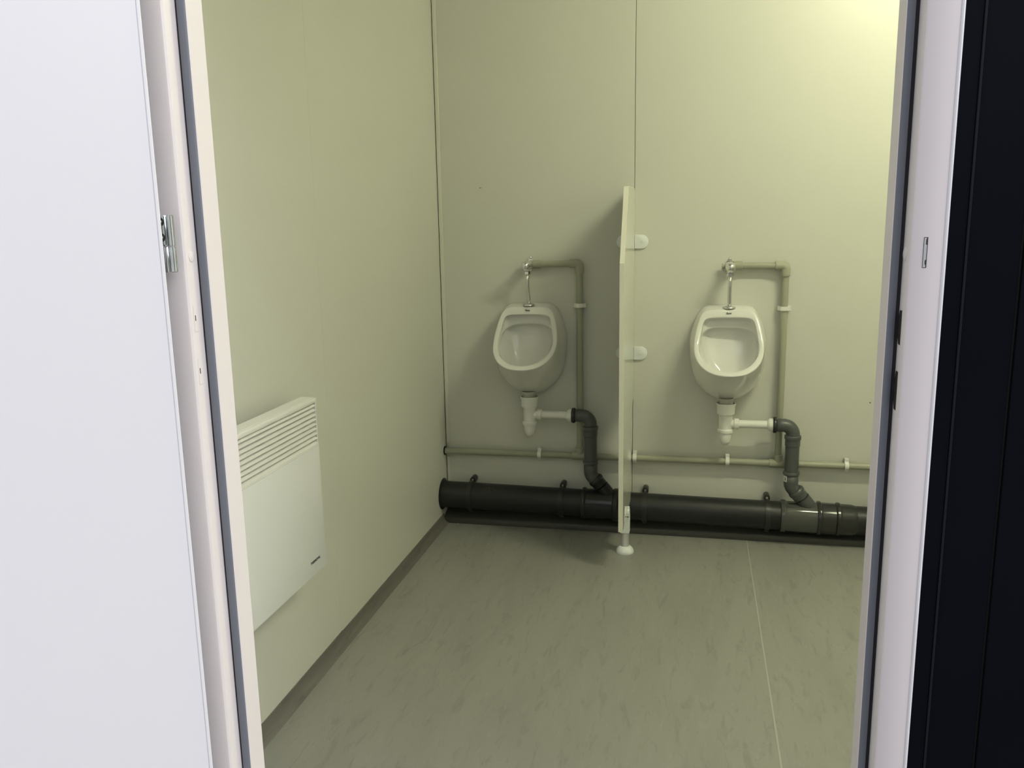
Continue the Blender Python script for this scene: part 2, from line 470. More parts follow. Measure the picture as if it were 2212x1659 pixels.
# hinge
HX, HY = 0.3607, -2.2800
hz = [1.1445, 1.1757, 1.2123]
for a, b, nm in ((hz[0], hz[1] - 0.0006, 'hinge_knuckle'), (hz[1] + 0.0002, hz[2], 'hinge_knuckle')):
    k = mesh_obj(nm, lathe([(0, 0.0033), (0.0006, 0.0039), (b - a - 0.0006, 0.0039), (b - a, 0.0033)], (HX + 0.0034, HY, a), (0, 0, 1), 28), 'zinc', dr, smooth=40)
    mesh_obj('hinge_plate', lathe([(0, 0.0033), (0.0006, 0.0038), (b - a - 0.0006, 0.0038), (b - a, 0.0033)], (HX - 0.0045, HY + 0.0005, a), (0, 0, 1), 28), 'zinc', dr, smooth=40)
mesh_obj('hinge_strap', B((0.3505, -2.2865, hz[1] + 0.001), (0.3590, -2.2835, hz[2] - 0.001), 0.0006, 1), 'zinc', dr)
for z in (1.2045, 1.1860):
    mesh_obj('screw_hole', lathe([(0, 0.0050), (0.0003, 0.0050)], (0.3550, -2.2865, z), (0, -1, 0), 20), 'black', dr)
    s = mesh_obj('hinge_screw', lathe([(0, 0.0030), (0.0010, 0.0026), (0.0014, 0.0014), (0.0015, 0.0)], (0.3545, -2.2867, z), (0, -1, 0), 20), 'zinc', dr, smooth=40)

# ------------------------------------------------------------------ ceiling light (out of frame, lights the room)
lt = empty('ceiling_light', (LX, LY, RH), 'long white ceiling tube light over the urinals, above the view', 'light')
mesh_obj('light_housing', B((LX - 0.33, LY - 0.05, LZ + 0.055), (LX + 0.33, LY + 0.05, RH), 0.006), 'pvc_white', lt)
mesh_obj('light_diffuser', lathe([(0, 0.024), (0.60, 0.024)], (LX - 0.30, LY, LZ + 0.028), (1, 0, 0), 12), 'tube', lt)

# ------------------------------------------------------------------ urinals
def lerp_tab(tab, v):
    tab = sorted(tab)
    if v <= tab[0][0]: return tab[0][1]
    for (a, fa), (b, fb_) in zip(tab[:-1], tab[1:]):
        if v <= b:
            return fa + (fb_ - fa) * (v - a) / (b - a)
    return tab[-1][1]
FACE = [(.875, -.068), (.846, -.082), (.80, -.108), (.745, -.142), (.70, -.192), (.674, -.236), (.662, -.254)]
rimO = [(0,.875),(.055,.875),(.083,.871),(.099,.856),(.108,.83),(.1185,.787),(.1225,.745),(.1165,.714),(.098,.6895),(.071,.6735),(.038,.6645),(0,.662)]
rimI = [(0,.846),(.052,.846),(.078,.843),(.089,.832),(.095,.80),(.103,.765),(.1055,.745),(.1,.722),(.0855,.702),(.0625,.687),(.034,.6775),(0,.675)]
wal = [(0,.887),(.065,.887),(.088,.883),(.106,.862),(.125,.82),(.137,.78),(.140,.745),(.137,.69),(.129,.638),(.107,.585),(.060,.540),(0,.524)]
def P3(l, ylist): return [(p[0], y, p[1]) for p, y in zip(l, ylist)]
rO = P3(rimO, [lerp_tab(FACE, p[1]) for p in rimO])
rI = P3(rimI, [lerp_tab(FACE, p[1]) for p in rimI])
rC = P3([(0,.806),(.05,.804),(.075,.796),(.090,.785),(.096,.775),(.101,.757),(.1025,.738),(.097,.714),(.083,.694),(.061,.679),(.033,.6695),(0,.667)],
        [-.046,-.046,-.049,-.063,-.086,-.112,-.128,-.155,-.183,-.206,-.221,-.226])
rD = P3([(0,.812),(.05,.811),(.078,.803),(.094,.79),(.1,.775),(.101,.75),(.1015,.728),(.096,.703),(.083,.682),(.062,.665),(.035,.655),(0,.652)],
        [-.016,-.016,-.021,-.036,-.062,-.090,-.108,-.135,-.16,-.185,-.198,-.203])
rE = P3([(0,.78),(.045,.778),(.07,.77),(.083,.755),(.088,.735),(.087,.71),(.083,.69),(.075,.67),(.062,.655),(.045,.645),(.025,.64),(0,.638)],
        [-.012,-.012,-.016,-.026,-.043,-.064,-.08,-.1,-.125,-.15,-.165,-.17])
rF = P3([(0,.70),(.03,.698),(.05,.69),(.058,.68),(.06,.665),(.055,.65),(.05,.638),(.043,.628),(.034,.62),(.024,.615),(.012,.612),(0,.61)],
        [-.03,-.031,-.036,-.045,-.06,-.07,-.08,-.09,-.105,-.12,-.13,-.133])
rG = [(p[0] * 0.3, -0.08 + (p[1] + 0.08) * 0.3, 0.612 + (p[2] - 0.612) * 0.25) for p in rF]
def full(half):
    return half + [(-p[0], p[1], p[2]) for p in half[-2:0:-1]]
def urinal_bowl():
    rings = []
    for s in (1.0, 0.99, 0.85, 0.65, 0.45, 0.27, 0.12, 0.04):
        e = math.sin(s * PI / 2)
        rings.append(full([(a[0] + (b[0] - a[0]) * e, a[1] * (1 - s), a[2] + (b[1] - a[2]) * e) for a, b in zip(rO, wal)]))
    rings.append(full([(p[0] * 0.997, p[1] - 0.0015, p[2]) for p in rO]))
    rings.append(full([((a[0] * .72 + b[0] * .28), a[1] * .72 + b[1] * .28 - 0.0035, a[2] * .72 + b[2] * .28) for a, b in zip(rO, rI)]))
    rings.append(full([((a[0] * .2 + b[0] * .8), a[1] * .2 + b[1] * .8 - 0.0030, a[2] * .2 + b[2] * .8) for a, b in zip(rO, rI)]))
    rings.append(full(rI))
    ly = [-.0450, -.0450, -.0480, -.0620, -.0860]
    step = [(a[0] * .85 + b[0] * .15, a[1] * .85 + b[1] * .15, a[2] * .85 + b[2] * .15) for a, b in zip(rI, rC)]
    for t in (0.45, 1.0):
        rings.append(full([((p[0], q[1] * (1 - t) + ly[k] * t, q[2] + 0.0010) if k < 5 else (q[0] + (p[0] - q[0]) * t, q[1] + (p[1] - q[1]) * t, q[2] + (p[2] - q[2]) * t)) for k, (p, q) in enumerate(zip(step, rI))]))
    rings.append(full([(a[0] * .15 + b[0] * .85, a[1] * .15 + b[1] * .85, a[2] * .15 + b[2] * .85) for a, b in zip(rI, rC)]))
    for r in (rC, rD, rE, rF, rG):
        rings.append(full(r))
    bm = bmesh.new()
    vr = [[bm.verts.new(p) for p in r] for r in rings]
    n = len(vr[0])
    for a, b in zip(vr[:-1], vr[1:]):
        for k in range(n):
            bm.faces.new((a[k], a[(k + 1) % n], b[(k + 1) % n], b[k]))
    bm.faces.new(vr[0][::-1]); bm.faces.new(vr[-1])
    return bm

UC = [(0.3625, 0.004), (1.1010, -0.004)]
proto = None
for i, (ux, dz) in enumerate(UC):
    lab = ('white ceramic wall urinal nearest the room corner, left of the partition', 'white ceramic wall urinal on the right side of the partition')[i]
    r = empty('urinal', (ux, 0, dz), lab, 'urinal', 'wall urinals')
    if i == 0:
        body = mesh_obj('bowl', urinal_bowl(), 'ceramic', r, smooth=True, inv=False)
        sb = body.modifiers.new('sub', 'SUBSURF'); sb.levels = 2; sb.render_levels = 3
        spud = mesh_obj('drain_spud', lathe([(0, 0.022), (0.03, 0.024), (0.05, 0.026)], (0, -0.08, 0.502), (0, 0, 1), 28), 'spud', r, smooth=40, inv=False)
        proto = [body, spud]
        mm = Matrix.Translation((0.0, -0.0798, 0.8635)) @ Matrix.Rotation(math.radians(66), 4, 'X')
        t = text_mesh('brand_mark', 'Roca', 0.0085, mm, 'ink', r, 0.0006)
        t.matrix_parent_inverse = Matrix.Identity(4)
        proto.append(t)
    else:
        for p in proto:
            q = p.copy(); COL.objects.link(q); q.parent = r

# ------------------------------------------------------------------ flush valves
VZ = [1.0350, 1.0245]
def flush_valve(i):
    ux = UC[i][0]; z0 = VZ[i]; fz = 0.883 + UC[i][1]
    r = empty('flush_valve', (ux, 0, z0), ('chrome push-button flush valve with tube above the urinal by the corner', 'chrome push-button flush valve with tube above the urinal right of the partition')[i], 'valve', 'chrome flush valves')
    pl = bmesh.new()
    n = 40; pts = []
    for k in range(n):
        a = 2 * PI * k / n
        rr = 0.0165 + 0.0125 * abs(math.sin(a)) ** 6
        pts.append((ux + 0.001 + rr * math.cos(a) * (0.9 if abs(math.sin(a)) < 0.8 else 0.62), z0 + 0.003 + rr * math.sin(a)))
    prism(pts, 'y', -0.0005, -0.0055, pl)
    wfl = mesh_obj('wall_flange', pl, 'chrome', r, smooth=35)
    for s in (-1, 1):
        mesh_obj('flange_screw', lathe([(0, 0.0052), (0.003, 0.0050), (0.0052, 0.003), (0.0058, 0.0)], (ux + 0.001, -0.0055, z0 + 0.003 + s * 0.0235), (0, -1, 0), 20), 'chrome', wfl, smooth=50)
    mesh_obj('valve_body', lathe([(0, 0.0165), (0.064, 0.0165), (0.066, 0.0155), (0.084, 0.0155), (0.086, 0.0130), (0.0905, 0.0130)], (ux, -0.005, z0), (0, -1, 0), 32), 'chrome', r, smooth=35)
    mesh_obj('push_button', lathe([(0, 0.0125), (0.001, 0.0175), (0.012, 0.0180), (0.018, 0.0168), (0.0245, 0.0125), (0.0278, 0.0065), (0.029, 0.0)], (ux, -0.0950, z0), (0, -1, 0), 32), 'chrome', r, smooth=50)
    mesh_obj('end_plug', lathe([(0, 0.0085), (0.011, 0.0085), (0.012, 0.0095), (0.018, 0.0095), (0.0185, 0.0085)], (ux - 0.010, -0.027, z0), (-1, 0, 0), 20), 'ppr', r, smooth=35)
    top = (ux, -0.076, z0)
    mesh_obj('outlet_stub', lathe([(0, 0.0108), (0.020, 0.0108), (0.0215, 0.0095)], top, (0, 0, -1), 24), 'chrome', r, smooth=35)
    mesh_obj('outlet_nut', lathe([(0, 0.0095), (0.001, 0.0120), (0.010, 0.0120), (0.0125, 0.0092)], (ux, -0.076, z0 - 0.0215), (0, 0, -1), 6), 'chrome', r)
    path = [(ux, -0.076, z0 - 0.030), (ux, -0.076, z0 - 0.055), (ux, -0.073, z0 - 0.075), (ux + 0.0005, -0.064, z0 - 0.105), (ux + 0.001, -0.0575, z0 - 0.128), (ux + 0.001, -0.0555, fz + 0.004)]
    mesh_obj('flush_tube', sweep(path, 0.0072, 20), 'chrome', r, smooth=True)
    mesh_obj('tube_rosette', lathe([(0, 0.0225), (0.0035, 0.0225), (0.0065, 0.0190), (0.0085, 0.0120), (0.0105, 0.0090)], (ux + 0.001, -0.0535, fz - 0.004), (0, 0, 1), 32), 'chrome', r, smooth=50)
flush_valve(0); flush_valve(1)

# ------------------------------------------------------------------ white bottle traps
TY = -0.080
TX = [0.3645, 1.1000]
TZ = [0.010, 0.003]
PZ = [0.4655, 0.4520]                     # outlet height
DX = [0.6010, 1.3390]                     # vertical drain axis
def bottle_trap(i):
    x0 = TX[i]; dz = TZ[i] + 0.001; pz = PZ[i]
    r = empty('bottle_trap', (x0, TY, 0.37 + dz), ('white plastic bottle trap under the urinal by the corner', 'white plastic bottle trap under the urinal right of the partition')[i], 'trap', 'white bottle traps')
    mesh_obj('trap_cup', lathe([(0.484, 0.024), (0.486, 0.0318), (0.514, 0.0328), (0.519, 0.0350), (0.5255, 0.0352), (0.5255, 0.0325), (0.512, 0.030)], (x0, TY, dz), (0, 0, 1), 36), 'pvc_white', r, smooth=35)
    mesh_obj('trap_body', lathe([(0.425, 0.0238), (0.440, 0.0242), (0.474, 0.0245), (0.475, 0.0252), (0.486, 0.0254)], (x0, TY, dz), (0, 0, 1), 32), 'pvc_white', r, smooth=35)
    mesh_obj('trap_bottle', lathe([(0.364, 0.0), (0.3655, 0.006), (0.371, 0.0135), (0.379, 0.0190), (0.390, 0.0220), (0.402, 0.0232), (0.413, 0.0234), (0.414, 0.0268), (0.4165, 0.0278), (0.427, 0.0278), (0.429, 0.0262)], (x0, TY, dz), (0, 0, 1), 36), 'pvc_white', r, smooth=40)
    ex = DX[i] - 0.0715
    mesh_obj('trap_branch', lathe([(0, 0.0165), (0.034, 0.0165), (0.036, 0.0185)], (x0, TY, pz), (1, 0, 0), 28), 'pvc_white', r, smooth=35)
    mesh_obj('trap_nut', lathe([(0.030, 0.0190), (0.031, 0.0205), (0.046, 0.0205), (0.048, 0.0185)], (x0, TY, pz), (1, 0, 0), 28), 'pvc_white', r, smooth=35)
    mesh_obj('outlet_pipe', lathe([(0, 0.0148), (ex - x0 - 0.058, 0.0148)], (x0 + 0.046, TY, pz), (1, 0, 0), 28), 'pvc_white', r, smooth=35)
    mesh_obj('outlet_cone', lathe([(0, 0.0155), (0.005, 0.0205), (0.010, 0.0235), (0.0225, 0.0238)], (ex - 0.0210, TY, pz), (1, 0, 0), 28), 'pvc_white', r, smooth=35)
bottle_trap(0); bottle_trap(1)

# ------------------------------------------------------------------ soil pipe along the back wall
SY = -0.0675
def soil_z(x): return 0.1213 - 0.0143 * x
sdir = Vector((1, 0, -0.0143)).normalized()
def soil_part(name, prof, material, parent, n=40, bm=None):
    """prof uses absolute x positions"""
    x0 = prof[0][0]
    return mesh_obj(name, lathe([(p[0] - x0, p[1]) for p in prof], (x0, SY, soil_z(x0)), sdir, n), material, parent, smooth=35)
SR = 0.0530
so = empty('waste_pipe', (0.8, SY, 0.05), 'thick anthracite waste pipe running along the foot of the back wall', 'pipe')
soil_part('pipe_run', [(0.0005, SR), (0.5750, SR)], 'soil', so)
soil_part('wall_collar', [(0.0002, 0.0640), (0.0022, 0.0640), (0.0030, 0.0600), (0.0034, SR + 0.0005)], 'clamp', so)
soil_part('branch_socket', [(0.5650, 0.0545), (0.5665, 0.0600), (0.5700, 0.0622), (0.5780, 0.0622), (0.5830, 0.0590), (0.5840, 0.0572), (0.6900, 0.0572)], 'soil_fit', so)  # first branch piece: shade put into a darker colour than the second's
soil_part('pipe_coupling', [(0.6860, 0.0572), (0.6880, 0.0615), (0.6920, 0.0640), (0.7060, 0.0640), (0.7100, 0.0590), (0.7480, 0.0585), (0.7520, 0.0560), (0.7560, SR)], 'clamp', so)
soil_part('pipe_run', [(0.7500, SR), (1.3120, SR)], 'soil', so)
soil_part('branch_socket', [(1.3060, 0.0550), (1.3075, 0.0595), (1.3110, 0.0610), (1.3230, 0.0610), (1.3270, 0.0580), (1.3290, 0.0572), (1.4370, 0.0572)], 'ht_lit', so)
soil_part('pipe_coupling', [(1.4340, 0.0580), (1.4352, 0.0610), (1.4385, 0.0628), (1.4470, 0.0628), (1.4500, 0.0596), (1.4540, 0.0586), (1.4990, 0.0580), (1.5010, 0.0560)], 'soil_fit', so)
soil_part('pipe_coupling', [(1.5000, 0.0560), (1.5015, 0.0600), (1.5045, 0.0622), (1.5130, 0.0622), (1.5165, 0.0592), (1.5200, 0.0580), (1.5560, 0.0570), (1.5680, 0.0545), (1.5720, SR)], 'soil_fit', so)
soil_part('pipe_run', [(1.5650, SR), (RX - 0.0005, SR)], 'soil', so)
soil_part('branch_socket', [(1.6150, 0.0545), (1.6165, 0.0590), (1.6200, 0.0600), (1.6320, 0.0600), (1.6360, 0.0545)], 'soil_fit', so)
# inclined inlets on the two branch pieces
def inlet(i):
    dx = DX[i]
    a = Vector((dx + 0.0430, TY + 0.001, 0.1835 + (0.006 if i == 0 else -0.004)))
    b = Vector((dx + 0.1050, SY, soil_z(dx + 0.105)))
    d = (b - a)
    L = d.length
    mesh_obj('branch_inlet', lathe([(0.0, 0.0262), (L, 0.0262)], a, d, 32), 'ht' if i == 1 else 'soil_fit', so, smooth=35)  # first inlet's darker colour carries the shade on that side
inlet(0); inlet(1)

# four saddle clamps with a screwed lug on top
lab_c = ['black pipe clamp nearest the room corner on the thick waste pipe', 'black pipe clamp on the waste pipe left of the first branch',
         'black pipe clamp on the waste pipe just right of the partition', 'black pipe clamp on the waste pipe beside the lighter grey branch']
for cx, lb in zip((0.1190, 0.4860, 0.8085, 1.2605), lab_c):
    zc = soil_z(cx)
    r = empty('pipe_clamp', (cx, SY, zc), lb, 'clamp', 'clamps on the waste pipe')
    st = bmesh.new()
    n = 40
    for (x0_, x1_, ro) in ((cx - 0.0095, cx + 0.0095, SR + 0.0040), (cx - 0.0055, cx + 0.0055, SR + 0.0062)):
        va = []
        for xx in (x0_, x1_):
            va.append([[st.verts.new((xx, SY + rr * math.cos(2*PI*k/n), zc + rr * math.sin(2*PI*k/n))) for k in range(n)] for rr in (SR + 0.0004, ro)])
        for k in range(n):
            k2 = (k + 1) % n
            st.faces.new((va[0][1][k], va[0][1][k2], va[1][1][k2], va[1][1][k]))
            st.faces.new((va[0][0][k], va[0][0][k2], va[1][0][k2], va[1][0][k]))
            for s in (0, 1):
                st.faces.new((va[s][0][k], va[s][0][k2], va[s][1][k2], va[s][1][k]))
    mesh_obj('clamp_ring', st, 'clamp', r, smooth=35)
    zl = zc + SR + 0.0050
    lug = []
    for k in range(13):
        a = PI * k / 12
        lug.append((cx + 0.0112 * math.cos(a), zl + 0.0112 * math.sin(a)))
    lug += [(cx - 0.0112, zc + 0.0482), (cx + 0.0112, zc + 0.0482)]
    lugo = mesh_obj('clamp_lug', prism(lug, 'y', -0.0005, -0.043, bevel=0.0015), 'clamp', r, smooth=35)
    mesh_obj('lug_screw', lathe([(0, 0.0042), (0.0012, 0.0040), (0.0014, 0.0018), (0.0008, 0.0)], (cx, -0.0432, zl), (0, -1, 0), 20), 'screw', lugo, smooth=35)
    mesh_obj('clamp_foot', prism([(cx - 0.0085, zc - SR - 0.0025), (cx + 0.0085, zc - SR - 0.0025), (cx + 0.0075, zc - SR - 0.0115), (cx - 0.0075, zc - SR - 0.0115)], 'y', SY - 0.010, SY + 0.012), 'clamp', r)

# ------------------------------------------------------------------ grey 50 mm drains
def drain(i):
    dx = DX[i]; pz = PZ[i]; dz = 0.010 if i == 0 else 0.0
    r = empty('drain_pipe', (dx, TY, 0.2), ('grey drain pipe dropping from the left urinal trap into the waste pipe', 'grey drain pipe dropping from the right urinal trap, with small white sticker')[i], 'pipe', 'grey urinal drain pipes')
    ex = dx - 0.0715
    R = 0.034
    path = [(ex, TY, pz), (dx - R - 0.004, TY, pz)] + arc((dx - R, pz - R), PI / 2, 0, R, TY, 12) + [(dx, TY, 0.412 + dz)]
    mesh_obj('elbow', sweep(path, 0.0246, 32), 'ht', r, smooth=True)
    mesh_obj('rubber_ring', lathe([(0, 0.0240), (0.001, 0.0280), (0.004, 0.0296), (0.011, 0.0296), (0.0135, 0.0275), (0.015, 0.0250)], (ex - 0.0008, TY, pz), (1, 0, 0), 36), 'soil_fit', r, smooth=40)
    mesh_obj('socket_ring', lathe([(0, 0.0262), (0.001, 0.0285), (0.003, 0.0295), (0.014, 0.0295), (0.017, 0.0272)], (dx, TY, 0.4165 + dz), (0, 0, -1), 36), 'ht', r, smooth=40)
    mesh_obj('pipe_socket', lathe([(0, 0.0268), (0.022, 0.0268), (0.0245, 0.0250)], (dx, TY, 0.400 + dz), (0, 0, -1), 36), 'ht', r, smooth=35)
    mesh_obj('pipe_length', lathe([(0, 0.0250), (0.125, 0.0250)], (dx, TY, 0.392 + dz), (0, 0, -1), 36), 'ht', r, smooth=35)
    mesh_obj('socket_ring', lathe([(0, 0.0266), (0.001, 0.0285), (0.003, 0.0292), (0.011, 0.0292), (0.013, 0.0272)], (dx, TY, 0.2795 + dz), (0, 0, -1), 36), 'ht', r, smooth=40)
    # 45 degree bend
    zb = 0.238 + dz
    a = Vector((dx + 0.0180, TY, zb - 0.032))
    pth = [(dx, TY, 0.268 + dz), (dx, TY, zb), (dx + 0.0012, TY, zb - 0.010), (dx + 0.0050, TY, zb - 0.0195), (dx + 0.0110, TY, zb - 0.0270), tuple(a)]
    mesh_obj('bend', sweep(pth, [0.0262, 0.0262, 0.0258, 0.0255, 0.0255, 0.0255], 32), 'ht', r, smooth=True)
    tgt = Vector((dx + 0.105, SY, soil_z(dx + 0.105)))
    d = (tgt - a).normalized()
    mesh_obj('bend_socket', lathe([(-0.003, 0.0255), (0.000, 0.0285), (0.003, 0.0300), (0.011, 0.0300), (0.014, 0.0278), (0.034, 0.0272)], a - d * 0.002, d, 36), 'ht' if i else 'soil_fit', r, smooth=35)  # first socket coloured darker to hold the shade there
    if i == 1:
        st = bmesh.new()
        zz0, zz1 = 0.2435, 0.2655
        a0, a1 = math.radians(190), math.radians(232)
        vs = [[st.verts.new((dx + 0.0275 * math.cos(a0 + (a1 - a0) * k / 6), TY + 0.0275 * math.sin(a0 + (a1 - a0) * k / 6), z)) for k in range(7)] for z in (zz0, zz1)]
        vi = [[st.verts.new((dx + 0.0264 * math.cos(a0 + (a1 - a0) * k / 6), TY + 0.0264 * math.sin(a0 + (a1 - a0) * k / 6), z)) for k in range(7)] for z in (zz0, zz1)]
        for k in range(6):
            st.faces.new((vs[0][k], vs[0][k+1], vs[1][k+1], vs[1][k]))
            st.faces.new((vi[0][k], vi[0][k+1], vi[1][k+1], vi[1][k]))
        stk = mesh_obj('sticker', st, 'sticker', r)
        mesh_obj('sticker_print', prism([(dx - 0.0228, 0.249), (dx - 0.0208, 0.249), (dx - 0.0208, 0.260), (dx - 0.0228, 0.260)], 'y', TY - 0.0150, TY - 0.0182), 'ink', stk)
drain(0); drain(1)

# ------------------------------------------------------------------ cold-water pipes
WY = -0.027
def wz(x): return 0.2912 + 0.0012 * x
sup = empty('supply_pipe', (0.8, WY, 0.29), 'thin grey-green water pipe running level along the back wall', 'pipe')
mesh_obj('pipe_run', sweep([(0.0005, WY, wz(0)), (0.55, WY, wz(.55)), (1.29, WY, wz(1.29)), (RX - 0.0005, WY, wz(RX))], 0.0128, 24), 'ppr', sup, smooth=35)
mesh_obj('pipe_entry', lathe([(0, 0.0175), (0.0042, 0.0175), (0.0045, 0.0135)], (0.0003, WY, wz(0)), (1, 0, 0), 28), 'gap', sup, smooth=35)
RXV = [0.5535, 1.2955]
for x in RXV:
    z = wz(x)
    mesh_obj('tee', lathe([(0, 0.0135), (0.001, 0.0168), (0.062, 0.0168), (0.063, 0.0135)], (x - 0.0315, WY, z), (1, 0, 0), 28), 'ppr', sup, smooth=35)
    mesh_obj('tee_branch', lathe([(0, 0.0155), (0.033, 0.0168), (0.0345, 0.0135)], (x, WY, z), (0, 0, 1), 28), 'ppr', sup, smooth=35)
for i in (0, 1):
    x = RXV[i]; vz = VZ[i] + (0.004 if i == 0 else 0.0)
    r = empty('riser_pipe', (x, WY, 0.31), ('grey-green water riser feeding the flush valve left of the partition', 'grey-green water riser feeding the flush valve right of the partition')[i], 'pipe', 'grey-green risers')
    mesh_obj('riser', lathe([(0, 0.0125), (vz - 0.02 - wz(x) - 0.030, 0.0125)], (x, WY, wz(x) + 0.030), (0, 0, 1), 24), 'ppr', r, smooth=35)
    R = 0.014
    path = [(x, WY, vz - 0.036), (x, WY, vz - R)] + [(x - R + R * math.cos(a), WY, vz - R + R * math.sin(a)) for a in [PI / 2 * k / 8 for k in range(1, 9)]] + [(x - 0.036, WY, vz)]
    mesh_obj('elbow', sweep(path, 0.0166, 28), 'ppr', r, smooth=35)
    xv = UC[i][0]
    mesh_obj('cross_pipe', lathe([(0, 0.0122), (x - 0.03 - xv, 0.0122)], (xv + 0.012, WY, VZ[i] + 0.002), (x - xv - 0.03, 0, vz - VZ[i] - 0.002), 24), 'ppr', r, smooth=35)
    mesh_obj('valve_socket', lathe([(0, 0.0150), (0.001, 0.0162), (0.030, 0.0162), (0.031, 0.0130)], (xv + 0.0125, WY, VZ[i] + 0.002), (1, 0, 0.0), 28), 'ppr', r, smooth=35)
    # clip
    cz = (0.8815, 0.8720)[i]
    c = empty('pipe_clip', (x, 0, cz), ('white plastic clip holding the riser left of the partition', 'white plastic clip holding the riser right of the partition')[i], 'clip', 'white clips on the risers')
    n = 12
    outer = [(x - 0.0225, -0.0005), (x - 0.0225, -0.0240), (x - 0.0185, -0.0300)] + [(x - 0.0165 * math.cos(PI * k / n), WY - 0.004 - 0.0125 * math.sin(PI * k / n)) for k in range(n + 1)] + [(x + 0.0185, -0.0300), (x + 0.0225, -0.0320), (x + 0.0245, -0.0300), (x + 0.0225, -0.0005)]
    inner = [(x + 0.0133, -0.0005 - 0.006), (x + 0.0133, WY - 0.002)] + [(x + 0.0133 * math.cos(PI * k / n), WY - 0.001 - 0.0125 * math.sin(PI * k / n)) for k in range(1, n)] + [(x - 0.0133, WY - 0.002), (x - 0.0133, -0.0005 - 0.006)]
    mesh_obj('clip_body', prism(outer + [(x + 0.0133, -0.0005)] + inner + [(x - 0.0133, -0.0005)], 'z', cz - 0.0075, cz + 0.0075), 'pvc_white', c)

lab_h = ['white clip on the level water pipe under the corner urinal', 'white clip on the level water pipe just right of the partition',
         'white clip on the level water pipe under the urinal right of the partition', 'white clip on the level water pipe by the door frame']
for cx, lb in zip((0.3920, 0.7660, 1.1130, 1.5370), lab_h):
    z = wz(cx)
    c = empty('pipe_clip', (cx, 0, z), lb, 'clip', 'white clips on the level water pipe')
    pts = [(-0.0005, z + 0.0235), (-0.0285, z + 0.0275), (-0.0315, z + 0.0262), (-0.0310, z + 0.0185)]
    pts += [(WY - 0.0185 * math.sin(PI * k / 10), z + 0.0165 * math.cos(PI * k / 10)) for k in range(1, 10)]
    pts += [(-0.0310, z - 0.0178), (-0.0280, z - 0.0215), (-0.0005, z - 0.0200), (-0.0005, z - 0.0136)]
    pts += [(WY + 0.003 - 0.0170 * math.sin(PI * k / 10), z - 0.0134 * math.cos(PI * k / 10)) for k in range(0, 11)]
    pts += [(-0.0005, z + 0.0140)]
    mesh_obj('clip_body', prism(pts, 'x', cx - 0.0070, cx + 0.0070), 'pvc_white', c)

# ------------------------------------------------------------------ urinal partition
pt = empty('urinal_partition', (0.749, -0.26, 0), 'cream laminate screen between the two urinals on a white foot', 'partition')
X0, X1 = 0.7408, 0.7566
out = [(-0.0006, 0.5165), (-0.0006, 1.3080), (-0.303, 1.3060), (-0.450, 1.0575), (-0.450, 0.1470), (-0.100, 0.1470), (-0.100, 0.5040), (-0.088, 0.5165)]
mesh_obj('panel', prism(out, 'x', X0 + 0.0003, X1 - 0.0003), 'laminate', pt)
# edge banding (front, slanted, top)
eb_ = [(-0.0006, 1.3080), (-0.303, 1.3060), (-0.450, 1.0575), (-0.450, 0.1470)]
for a, b in zip(eb_[:-1], eb_[1:]):
    d = Vector((0, b[0] - a[0], b[1] - a[1])).normalized()
    nrm = Vector((0, -d.z, d.y)) * 0.0009
    if nrm.y > 0 or (abs(nrm.y) < 1e-4 and nrm.z < 0): nrm = -nrm
    q = [(a[0], a[1]), (b[0], b[1]), (b[0] + nrm.y, b[1] + nrm.z), (a[0] + nrm.y, a[1] + nrm.z)]
    mesh_obj('edge_band', prism(q, 'x', X0, X1), 'laminate_edge', pt)
for z in (1.1160, 0.6980):
    for s in (-1, 1):
        xa = X1 if s > 0 else X0
        pts = [(xa, z - 0.0255), (xa, z + 0.0255)]
        pts += [(xa + s * (0.0265 + 0.0245 * math.sin(PI * k / 14)), z + 0.0255 * math.cos(PI * k / 14)) for k in range(15)]
        bk = mesh_obj('wall_bracket', prism(pts, 'y', -0.0004, -0.0085, bevel=0.0018), 'nylon', pt, smooth=35)
        mesh_obj('bracket_screw', lathe([(0, 0.0058), (0.0004, 0.0058), (0.0009, 0.0035), (0.0009, 0)], (xa + s * 0.026, -0.0085, z - 0.001), (0, -1, 0), 20), mat('pale_cover_cap', (0.72, 0.75, 0.76), 0.4), bk).matrix_parent_inverse = Matrix.Identity(4)
        bk.children[0].matrix_parent_inverse = Matrix.Identity(4)
FY, FX = -0.262, 0.7487
mesh_obj('foot_base', lathe([(0, 0.0318), (0.004, 0.0325), (0.010, 0.0312), (0.017, 0.0270), (0.0225, 0.0215), (0.0245, 0.0165), (0.0245, 0.0155)], (FX, FY, 0.0004), (0, 0, 1), 40), 'nylon', pt, smooth=50)
mesh_obj('foot_tube', lathe([(0, 0.0148), (0.070, 0.0148)], (FX, FY, 0.012), (0, 0, 1), 32), 'satin', pt, smooth=35)
cl_ = bmesh.new()
box(cl_, (FX - 0.0172, FY - 0.018, 0.0770), (FX + 0.0172, FY + 0.018, 0.1468), 0.003)
for s in (-1, 1):
    xa = X1 if s > 0 else X0
    fing = [(FY - 0.018, 0.140), (FY + 0.018, 0.140), (FY + 0.018, 0.158), (FY + 0.010, 0.166), (FY + 0.003, 0.168), (FY + 0.001, 0.1760), (FY - 0.006, 0.1765), (FY - 0.009, 0.168), (FY - 0.015, 0.163), (FY - 0.018, 0.156)]
    prism(fing, 'x', xa + s * 0.0002, xa + s * 0.0085, cl_)
mesh_obj('foot_clamp', cl_, 'nylon', pt)

